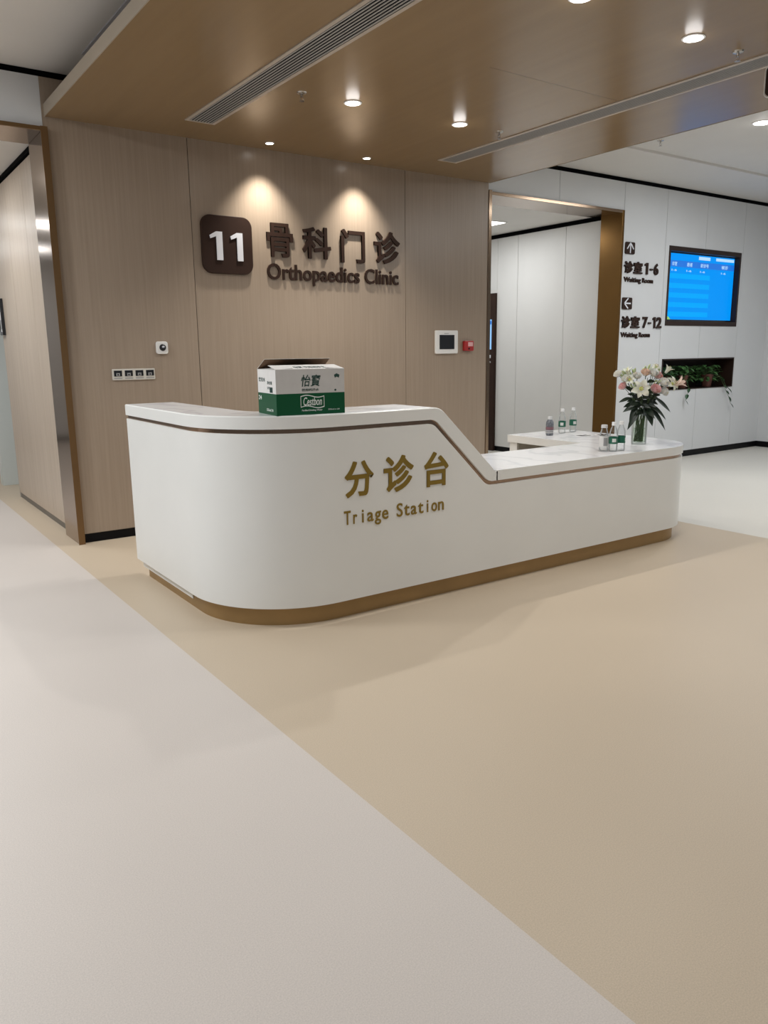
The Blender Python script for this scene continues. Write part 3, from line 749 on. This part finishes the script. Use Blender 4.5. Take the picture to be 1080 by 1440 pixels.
fl = flap('flap', (0, .001, BH), (0, 1, 0), (BW, 0, 0), .128, math.radians(9), M['card_lit'], M['card_brown'])
flap('flap', (0, BD, BH), (0, -1, 0), (BW, 0, 0), .130, math.radians(24), M['card_lit'], M['card_brown'])
flap('flap', (0, .006, BH-.001), (1, 0, 0), (0, BD-.012, 0), .10, math.radians(4), M['card_lit'], M['card_brown'])
flap('flap', (BW, .006, BH-.001), (-1, 0, 0), (0, BD-.012, 0), .10, math.radians(4), M['card_lit'], M['card_brown'])
p = obj('print', word('怡寶', .140, .252, .148, .210, 0, .0008, .014, .18), M['card_ink'], t)
obj('print', word('饮用纯净水', .142, .240, .124, .138, 0, .0008, .02, .18), M['card_ink'], t)
obj('print', word('Cestbon', .150, .256, .048, .092, 0, .0016, .006, .2), M['card_print'], t)
obj('print', word('Purified Drinking Water', .140, .258, .016, .028, 0, .0008, .01, .2), M['card_print'], t)
obj('print', word('555ml x 24', .292, .358, .020, .027, 0, .0008, .01), M['card_print'], t)
# wavy badge outline round the brand word
bm = bmesh.new(); top = []; bot = []
for i in range(25):
    u = i/24; w_ = .006*math.sin(2*PI*u)
    top.append((.134+.136*u, .099+w_)); bot.append((.134+.136*u, .038+w_))
inner_t = [(q[0]*.955+.0091, q[1]-.005) for q in top]; inner_b = [(q[0]*.955+.0091, q[1]+.005) for q in bot]
loop_o = top+bot[::-1]; loop_i = inner_t+inner_b[::-1]
vo = [bm.verts.new((*q, .0008)) for q in loop_o]; vi = [bm.verts.new((*q, .0008)) for q in loop_i]
for i in range(len(vo)):
    j = (i+1) % len(vo); bm.faces.new((vo[i], vo[j], vi[j], vi[i]))
obj('badge', to_wall(bm, 0), M['card_print'], t)
bm = bmesh.new(); add_prism(bm, [(.330, .206), (.345, .214), (.362, .206), (.358, .190), (.345, .197), (.335, .190)], 0, .0008)
obj('print', to_wall(bm, 0), M['card_ink'], t)
bm = bmesh.new(); add_prism(bm, [(.336+.006*math.cos(k*PI/4), .126+.006*math.sin(k*PI/4)) for k in range(8)], 0, .0008)
obj('print', to_wall(bm, 0), M['card_ink'], t)
def side(bm):                     # drawing plane to the left side of the carton
    bm.transform(Matrix(((0, 0, -1, 0), (-1, 0, 0, BD), (0, 1, 0, 0), (0, 0, 0, 1)))); return bm
for s, x0, x1, z_0, z_1, m in (('饮用水', .02, .13, .172, .196, 'card_ink'), ('净含量', .16, .24, .160, .178, 'card_ink'), ('555ml', .16, .235, .135, .148, 'card_ink'),
                               ('24', .01, .06, .075, .098, 'card_print'), ('555ml 24', .14, .245, .018, .032, 'card_print')):
    obj('print', side(fit(text_mesh(s, .01, .1), x0, x1, z_0, z_1, .0008)), M[m], t)
bm = bmesh.new(); xx = .20
while xx < .245:
    w_ = random.choice((.0012, .002, .003)); add_box(bm, xx, xx+w_, .118, .146, 0, .0008); xx += w_+.002
obj('barcode', side(bm), M['card_ink'], t)
bm = word('怡寶 饮用纯净水', .12, .30, .02, .07, 0, .0006, .01); bm.transform(Matrix.Rotation(-PI/2, 4, 'X'))
bm.transform(Matrix.Rotation(math.radians(9), 4, 'X')); bm.transform(Matrix.Translation((0, .008, BH+.0035)))
obj('print', bm, M['card_ink'], fl)

# ------------------------------------------------------------------ bottles
ZT = .7482
def water_bottle(x, y, rz, label, lab='label_green', h=.215, cap='cap', r=.0325, patch=True, wide=False, group='clear water bottles on the low counter'):
    t = thing('water_bottle', label, 'bottle', (x, y, ZT), rz, group)
    k = h/.215; nr = .019 if wide else .0135
    prof_ = [(0, .004), (r*.55, .004), (r*.8, 0), (r*.95, .006), (r, .016), (r*.96, .028), (r, .040), (r*.96, .050), (r*.98, .060), (r*.98, .110), (r, .116), (r*.97, .126), (r*.93, .140), (r*.75, .162), (nr*1.1, .183), (nr, .190), (nr, .196)]
    obj('bottle_body', lathe([(a, b*k) for a, b in prof_], 32), M['pet'], t, smooth=True)
    cr_ = nr*1.22
    obj('cap', lathe([(cr_*1.05, .190*k), (cr_*1.05, .194*k), (cr_, .196*k), (cr_*.98, .213*k), (cr_*.85, .215*k), (0, .215*k)], 24), M[cap], t, smooth=True)
    l0, l1 = (.058*k, .108*k) if not wide else (.035*k, .125*k)
    obj('label', lathe([(r*1.012, l0), (r*1.012, l1)], 36), M[lab], t, smooth=True)
    if patch:
        bm = bmesh.new(); rows = []
        for i in range(7):
            a = -PI*.5+(-.45+.9*i/6); rows.append((bm.verts.new((r*1.025*math.cos(a), r*1.025*math.sin(a), l0+.012*k)), bm.verts.new((r*1.025*math.cos(a), r*1.025*math.sin(a), l1-.012*k))))
        for a, b in zip(rows, rows[1:]): bm.faces.new((a[0], b[0], b[1], a[1]))
        obj('emblem', bm, M['label_white' if lab != 'label_white' else 'grey'], t)
    return t
t = thing('drink_bottle', 'slate wrapped drink bottle with grey cap on the counter wing', 'bottle', (5.155, 4.815, ZT), -.4)
obj('bottle_body', lathe([(0, 0), (.029, 0), (.033, .008), (.034, .10), (.032, .118), (.020, .138), (.017, .142), (0, .142)], 32), M['label_grey'], t, smooth=True)
obj('cap', lathe([(.0185, .139), (.0205, .141), (.0205, .165), (.018, .168), (0, .168)], 24), M['cap_clear'], t, smooth=True)
obj('label', lathe([(.0345, .052), (.0345, .076)], 32), M['label_wine'], t, smooth=True)
bm = bmesh.new()
for z_ in (.022, .032, .042): add_lathe(bm, [(.0346, z_), (.0346, z_+.004)], 32)
obj('print_band', bm, M['label_white'], t)
water_bottle(5.364, 4.862, -.9, 'clear water bottle with green and white label, left one of the pair on the wing', h=.222)
water_bottle(5.534, 4.885, -.3, 'clear water bottle with green label, right one of the pair on the wing', h=.222)
water_bottle(4.650, 3.800, -.5, 'clear bottle with pale printed label and wide cap by two green labelled bottles', 'label_white', .196, 'cap_clear', .034, True, True, None)
water_bottle(4.690, 3.745, -.7, 'clear water bottle with green label and white cap, front one of the touching pair', h=.217)
water_bottle(4.772, 3.742, .6, 'clear water bottle with green and wine label, rear one of the touching pair', h=.220)
# printed leaflets on the wing
for x, y, rz, l in ((5.36, 4.60, -.15, 'small printed leaflet lying on the counter wing, left one'), (5.545, 4.545, .25, 'small printed leaflet lying on the counter wing, right one')):
    t = thing('leaflet', l, 'leaflet', (x, y, ZT), rz, 'leaflets lying on the counter wing')
    obj('sheet', B((-.07, .07, -.05, .05, 0, .0015)), M['paper'], t)
    obj('print', B((-.06, .0, -.04, .035, .0015, .0022), (.015, .06, -.03, .0, .0015, .0022), (.015, .05, .012, .035, .0015, .0022)), M['ink'], t)

# ------------------------------------------------------------------ vase and flowers
VX, VY = 5.213, 3.915
t = thing('glass_vase', 'clear cylindrical glass vase of flowers on the low counter', 'vase', (VX, VY, ZT))
obj('vase_wall', lathe([(0, 0), (.056, 0), (.058, .004), (.061, .29), (.0585, .29), (.055, .016), (0, .014)], 40), M['vase'], t, smooth=True)
obj('water', lathe([(0, .017), (.053, .017), (.056, .125), (0, .125)], 36), M['water'], t, smooth=True)
RT = Vector((.82, -.572, 0)); CM = Vector((-.572, -.82, 0)); UP = Vector((0, 0, 1))
def frame_to(d):
    d = Vector(d).normalized(); return d.to_track_quat('Z', 'Y').to_matrix().to_4x4()
def petal(bm, ang, L, W, curl, lift, mi=0, n=6, tilt=0.):
    """petal from the centre outwards along ang; rises by lift and curls back at the tip"""
    ca, sa = math.cos(ang), math.sin(ang); rows = []
    for i in range(n+1):
        u = i/n; w = W*math.sin(PI*(.08+.90*u))**.8
        r = L*u*(1-.12*u*curl); z = lift*math.sin(u*PI*.62)-curl*L*.45*u**3
        row = []
        for s in (-1, -.4, .4, 1):
            x = r; y = s*w; zz = z+abs(s)**2*w*.35
            row.append(bm.verts.new((ca*x-sa*y, sa*x+ca*y, zz)))
        rows.append(row)
    for a, b in zip(rows, rows[1:]):
        for k in range(3):
            f = bm.faces.new((a[k], a[k+1], b[k+1], b[k])); f.material_index = mi
def stem_pts(end, seed):
    rr = random.Random(seed); a = rr.uniform(0, 2*PI); r0 = rr.uniform(.01, .042)
    b = Vector((r0*math.cos(a), r0*math.sin(a), .022))
    hd = Vector((end.x, end.y, 0)); hd = hd.normalized() if hd.length > 1e-4 else Vector((1, 0, 0))
    m_ = hd*min(.040, Vector((end.x, end.y, 0)).length*.5); m = Vector((m_.x, m_.y, .27))
    pts = []
    for i in range(7): pts.append(b.lerp(m, i/6))
    c = m+Vector((0, 0, (end.z-m.z)*.55))+hd*.02
    for i in range(1, 7):
        u = i/6; pts.append(m*(1-u)**2+c*2*u*(1-u)+end*u*u)
    return pts
def flower(kind, u, v, w, face, mat, label, size=1., leaves=(), group=None, seed=None):
    """u right, v up and w towards the viewer, from the foot of the vase"""
    base = Vector((VX, VY, ZT)); end = RT*u+CM*w+UP*v
    t = thing(kind, label, 'flower', base, 0, group)
    seed = int((u+1)*1000+v*777) if seed is None else seed
    pts = stem_pts(end, seed); rr = random.Random(seed+5)
    obj('stem', add_tube(bmesh.new(), pts, lambda q: .0034-.0012*q, 7), M['stem'], t, smooth=True)
    F = RT*face[0]+UP*(face[1]+(.45 if kind.endswith('rose') else 0))+CM*face[2]; Mx = Matrix.Translation(end) @ frame_to(F)
    bm = bmesh.new()
    if kind == 'white_lily':
        L = .074*size
        for k in range(6):
            petal(bm, k*PI/3+rr.uniform(-.1, .1)+.2, L*(1 if k % 2 else .95), L*(.31 if k % 2 else .23), .55, .028*size, 0, 7)
        bm.transform(Mx); obj('petals', bm, M[mat], t, smooth=True)
        bm = bmesh.new(); add_lathe(bm, [(.002, -.012), (.010*size, .002), (.018*size, .012), (.005, .013), (0, .014)], 10)
        bm.transform(Mx); obj('throat', bm, M['lily_core'], t, smooth=True)
        bm = bmesh.new()
        for k in range(6):
            a = k*PI/3+.5; p1 = Vector((.014*math.cos(a), .014*math.sin(a), .045*size))
            add_tube(bm, [(0, 0, .005), p1*.5+Vector((0, 0, .005)), p1], .0008, 5)
            add_tube(bm, [p1+Vector((-.005*math.sin(a), .005*math.cos(a), 0)), p1+Vector((.005*math.sin(a), -.005*math.cos(a), 0))], .0018, 5, 1)
        bm.transform(Mx); obj('stamens', bm, [M['lily_core'], M['pollen']], t)
    elif kind == 'trumpet_lily':
        for k in range(6):
            ang = k*PI/3; rows = []
            for i in range(8):
                q = i/7; r = (.006+.012*q+.042*q**3.2)*size; z = (.09*q-.012*q**6)*size; wd = (.010+.006*math.sin(PI*q))*size*(1 if q < .95 else .25)
                rows.append([bm.verts.new((math.cos(ang)*r-math.sin(ang)*s*wd, math.sin(ang)*r+math.cos(ang)*s*wd, z)) for s in (-1, 0, 1)])
            for a, b in zip(rows, rows[1:]):
                for k2 in (0, 1): bm.faces.new((a[k2], a[k2+1], b[k2+1], b[k2]))
        bm.transform(Mx); obj('petals', bm, M[mat], t, smooth=True)
        bm = bmesh.new()
        for k in range(3): add_tube(bm, [(0, 0, .01), (.006*math.cos(k*2.1), .006*math.sin(k*2.1), .085*size)], .0013, 5)
        bm.transform(Mx); obj('stamens', bm, M['lily_core'], t)
    elif kind.endswith('rose'):
        R_ = .040*size
        add_lathe(bm, [(0, -.012*size), (.012*size, -.008*size), (.017*size, .006*size), (.012*size, .020*size), (0, .022*size)], 14)
        for ring, (n_, rr_, lf, tl) in enumerate(((3, .36, .62, 0), (4, .60, .55, .2), (5, .82, .42, .35), (6, 1.0, .28, .5))):
            for k in range(n_):
                ang = 2*PI*k/n_+ring*.5+rr.uniform(-.1, .1); rows = []
                for i in range(6):
                    q = i/5; rad = R_*rr_*(.30+.70*math.sin(q*PI*.5)); z = -R_*.35+R_*1.25*q*(lf+.55)-tl*R_*.35*q**4
                    row = []
                    for s in (-1, -.5, 0, .5, 1):
                        sp = s*(PI/n_*1.4)*(.72+.28*math.sin(PI*(.15+.7*q)))
                        rd = rad*(1+.10*q*q*tl)
                        row.append(bm.verts.new((rd*math.cos(ang+sp), rd*math.sin(ang+sp), z-abs(s)**2*R_*.12*q)))
                    rows.append(row)
                for a, b in zip(rows, rows[1:]):
                    for k2 in range(4): bm.faces.new((a[k2], a[k2+1], b[k2+1], b[k2]))
        bm.transform(Mx); obj('petals', bm, M[mat], t, smooth=True)
        bm = bmesh.new()
        for k in range(5): add_leaf(bm, (0, 0, -.012*size), (math.cos(k*1.256), math.sin(k*1.256), -.1), .026*size, .006*size, -.2)
        bm.transform(Mx); obj('sepals', bm, M['stem'], t)
    elif kind == 'leafy_sprig':
        for k in range(9):
            q = pts[6+int(k*.7)] if 6+int(k*.7) < len(pts) else pts[-1]
            a = k*2.4; d = RT*math.cos(a)+CM*math.sin(a)*.6+UP*(.25+.1*k-.4)
            bm = bmesh.new(); add_leaf(bm, q, d, .066*size, .014*size, .45, n=7, up=CM+UP*.4)
            obj('leaf', bm, M[mat], t, smooth=True)
    else:                                    # a spray of closed buds
        for k in range(4):
            a = k*1.7; off = Vector((math.cos(a)*.016, math.sin(a)*.016, -.012*k))
            b2 = bmesh.new(); add_lathe(b2, [(0, -.020), (.006, -.014), (.009, .002), (.006, .018), (0, .026)], 10)
            b2.transform(Matrix.Translation(off) @ Matrix.Rotation(.4*math.sin(a), 4, 'X') @ Matrix.Rotation(.4*math.cos(a), 4, 'Y'))
            b2.transform(Matrix.Scale(size, 4)); b2.transform(Mx)
            obj('bud', b2, M[mat], t, smooth=True)
    for (f, du, dv, dw, L, W, dr) in leaves:
        p = pts[min(int(f*(len(pts)-1)), len(pts)-1)]
        bm = bmesh.new(); add_leaf(bm, p, RT*du+UP*dv+CM*dw*.5, L, W*1.25, dr, n=8, up=CM+UP*.5+RT*.3*du); obj('leaf', bm, M['leaf'], t, smooth=True)
G1, G2 = 'white lilies in the vase', 'roses in the vase'
flower('white_lily', -.038, .440, .10, (-.15, .1, 1), 'lily', 'large open white lily at the front left of the bouquet', 1.12,
       ((.62, -.9, .2, .3, .15, .022, .5), (.58, -.5, -.3, .5, .14, .020, .6), (.72, -.9, -.1, .1, .12, .016, .3)), G1)
flower('pink_rose', .072, .430, .10, (.1, .25, 1), 'rose_pink', 'open pink rose in the front centre of the bouquet', 1.05,
       ((.6, .9, .1, .35, .16, .016, .8), (.55, .2, .1, .9, .12, .022, .7)), G2)
flower('pink_rose', -.152, .452, .03, (-.8, .25, .6), 'rose_pink', 'small pink rose at the far left side of the bouquet', .85, ((.75, -.9, -.1, .3, .11, .012, .2),), G2)
flower('pink_rose', .118, .528, .0, (.3, .6, .7), 'rose_pink', 'pale pink rose right of centre near the top of the bouquet', .95, ((.65, .6, .6, .2, .11, .016, .3),), G2)
flower('peach_rose', .018, .552, .02, (0, .7, .7), 'rose_peach', 'peach rose at the top centre of the bouquet', .95, ((.7, -.2, .8, .5, .12, .016, .2),), G2)
flower('white_rose', .080, .552, .02, (.1, .5, .8), 'rose_white', 'round white rose just right of the peach rose', 1.0, ((.68, .1, .3, .9, .12, .018, .5),), G2)
flower('white_rose', .152, .475, .05, (.4, .3, .8), 'rose_white', 'white rose upper right of the open pink rose', 1.1, ((.6, .9, -.05, .3, .15, .014, .7),), G2)
flower('white_rose', .152, .412, .06, (.5, -.1, .8), 'rose_white', 'low white rose right of the open pink rose', .9, (), G2)
flower('white_rose', -.188, .545, .0, (-.8, .5, .3), 'rose_white', 'single white rose sticking out furthest left', .85, (), G2)
flower('trumpet_lily', .240, .462, .05, (.9, .45, .1), 'lily_pink', 'long blush trumpet lily pointing out to the right', .95, ((.82, .8, -.6, .2, .16, .014, .15),), G1)
flower('white_lily', .212, .470, .05, (.6, .4, .7), 'lily', 'open white lily on the right side of the bouquet', 1.0, ((.60, .5, -.4, .5, .18, .016, .5),), G1)
flower('trumpet_lily', .180, .555, .0, (.55, .8, .1), 'lily', 'upright white lily at the top right of the bouquet', .75, ((.75, .4, .7, .2, .10, .012, .2),), G1)
flower('trumpet_lily', -.112, .540, .02, (-.35, .9, .2), 'lily', 'upright cream lily at the top left of the bouquet', .75, ((.78, -.5, .4, .3, .11, .013, .2),), G1)
flower('white_rose', -.052, .530, .03, (-.2, .4, .9), 'rose_white', 'white rose behind the large open lily', .85, ((.7, -.3, .3, .8, .12, .018, .4),), G2)
flower('white_rose', -.138, .508, .03, (-.4, .3, .8), 'rose_white', 'white rose above the small pink rose on the left', .8, ((.66, -.7, .2, .6, .12, .016, .4),), G2)
flower('bud_spray', .075, .590, 0, (0, 1, .2), 'bud', 'green white bud spray topmost in the bouquet', 1.1, ((.7, .1, .9, .1, .09, .012, .1),))
flower('bud_spray', -.085, .480, .06, (-.3, .7, .6), 'bud', 'green bud spray left above the large open lily', 1.0, ((.6, -.4, -.5, .7, .13, .02, .6),))
flower('bud_spray', .105, .490, .05, (.1, .6, .8), 'bud', 'green bud spray above the open pink rose', 1.0, ((.56, .1, -.2, .9, .12, .024, .6), (.56, -.2, .1, .9, .13, .024, .5)))

for u, v, w_, l in ((-.10, .43, .06, 'dark leafy sprig low on the left of the bouquet'), (-.02, .38, .10, 'dark leafy sprig low at the front of the bouquet'),
                  (.07, .40, .09, 'dark leafy sprig under the open pink rose'), (.14, .45, .04, 'dark leafy sprig low on the right of the bouquet'),
                  (-.05, .49, 0, 'dark leafy sprig behind the large open lily'), (.05, .52, -.02, 'dark leafy sprig in the upper middle of the bouquet')):
    flower('leafy_sprig', u, v, w_, (0, .8, .5), 'leaf', l, 1.15, (), 'dark leafy sprigs in the vase')
for u, v, w_, f, l in ((-.075, .575, -.01, (-.3, .9, .3), 'pale bud spray at the upper left of the bouquet'), (.035, .60, -.02, (0, 1, .1), 'pale bud spray behind the peach rose'),
                     (.13, .575, -.02, (.3, .9, .2), 'pale bud spray at the upper right of the bouquet'), (-.16, .56, 0, (-.6, .8, .2), 'pale bud spray near the leftmost white rose')):
    flower('bud_spray', u, v, w_, f, 'bud', l, 1.15)
flower('white_lily', -.11, .505, .05, (-.5, .5, .7), 'lily', 'half open white lily at the upper left of the bouquet', .7, (), G1)
flower('white_lily', .105, .595, -.01, (.1, .8, .6), 'lily', 'small white lily at the top of the bouquet, right of centre', .6, (), G1)

# ------------------------------------------------------------------ world and camera
w = bpy.data.worlds.new('hall_light'); sc.world = w; w.use_nodes = True
bg = w.node_tree.nodes['Background']; bg.inputs[0].default_value = (.90, .95, 1, 1); bg.inputs[1].default_value = .175
f_px, pit, roll, yaw = 1094.985, .2042804, -.0116775, .6087267
fwd = Vector((math.sin(yaw)*math.cos(pit), math.cos(yaw)*math.cos(pit), -math.sin(pit)))
right = Vector((math.cos(yaw), -math.sin(yaw), 0)); up = right.cross(fwd)
r2 = right*math.cos(roll)+up*math.sin(roll); u2 = -right*math.sin(roll)+up*math.cos(roll)
cam = bpy.data.cameras.new('camera'); co = bpy.data.objects.new('camera', cam); C.objects.link(co)
cam.sensor_fit = 'VERTICAL'; cam.sensor_height = 24; cam.lens = f_px/1440*24; cam.clip_start = .05
Mt = Matrix(((r2.x, u2.x, -fwd.x, 0), (r2.y, u2.y, -fwd.y, 0), (r2.z, u2.z, -fwd.z, 1.5), (0, 0, 0, 1)))
co.matrix_world = Mt
sc.camera = co
sc.view_settings.view_transform = 'Standard'; sc.view_settings.look = 'None'; sc.view_settings.exposure = 0
sc.cycles.max_bounces = 10; sc.cycles.transparent_max_bounces = 24; sc.cycles.use_denoising = True
sc.cycles.sample_clamp_indirect = 6
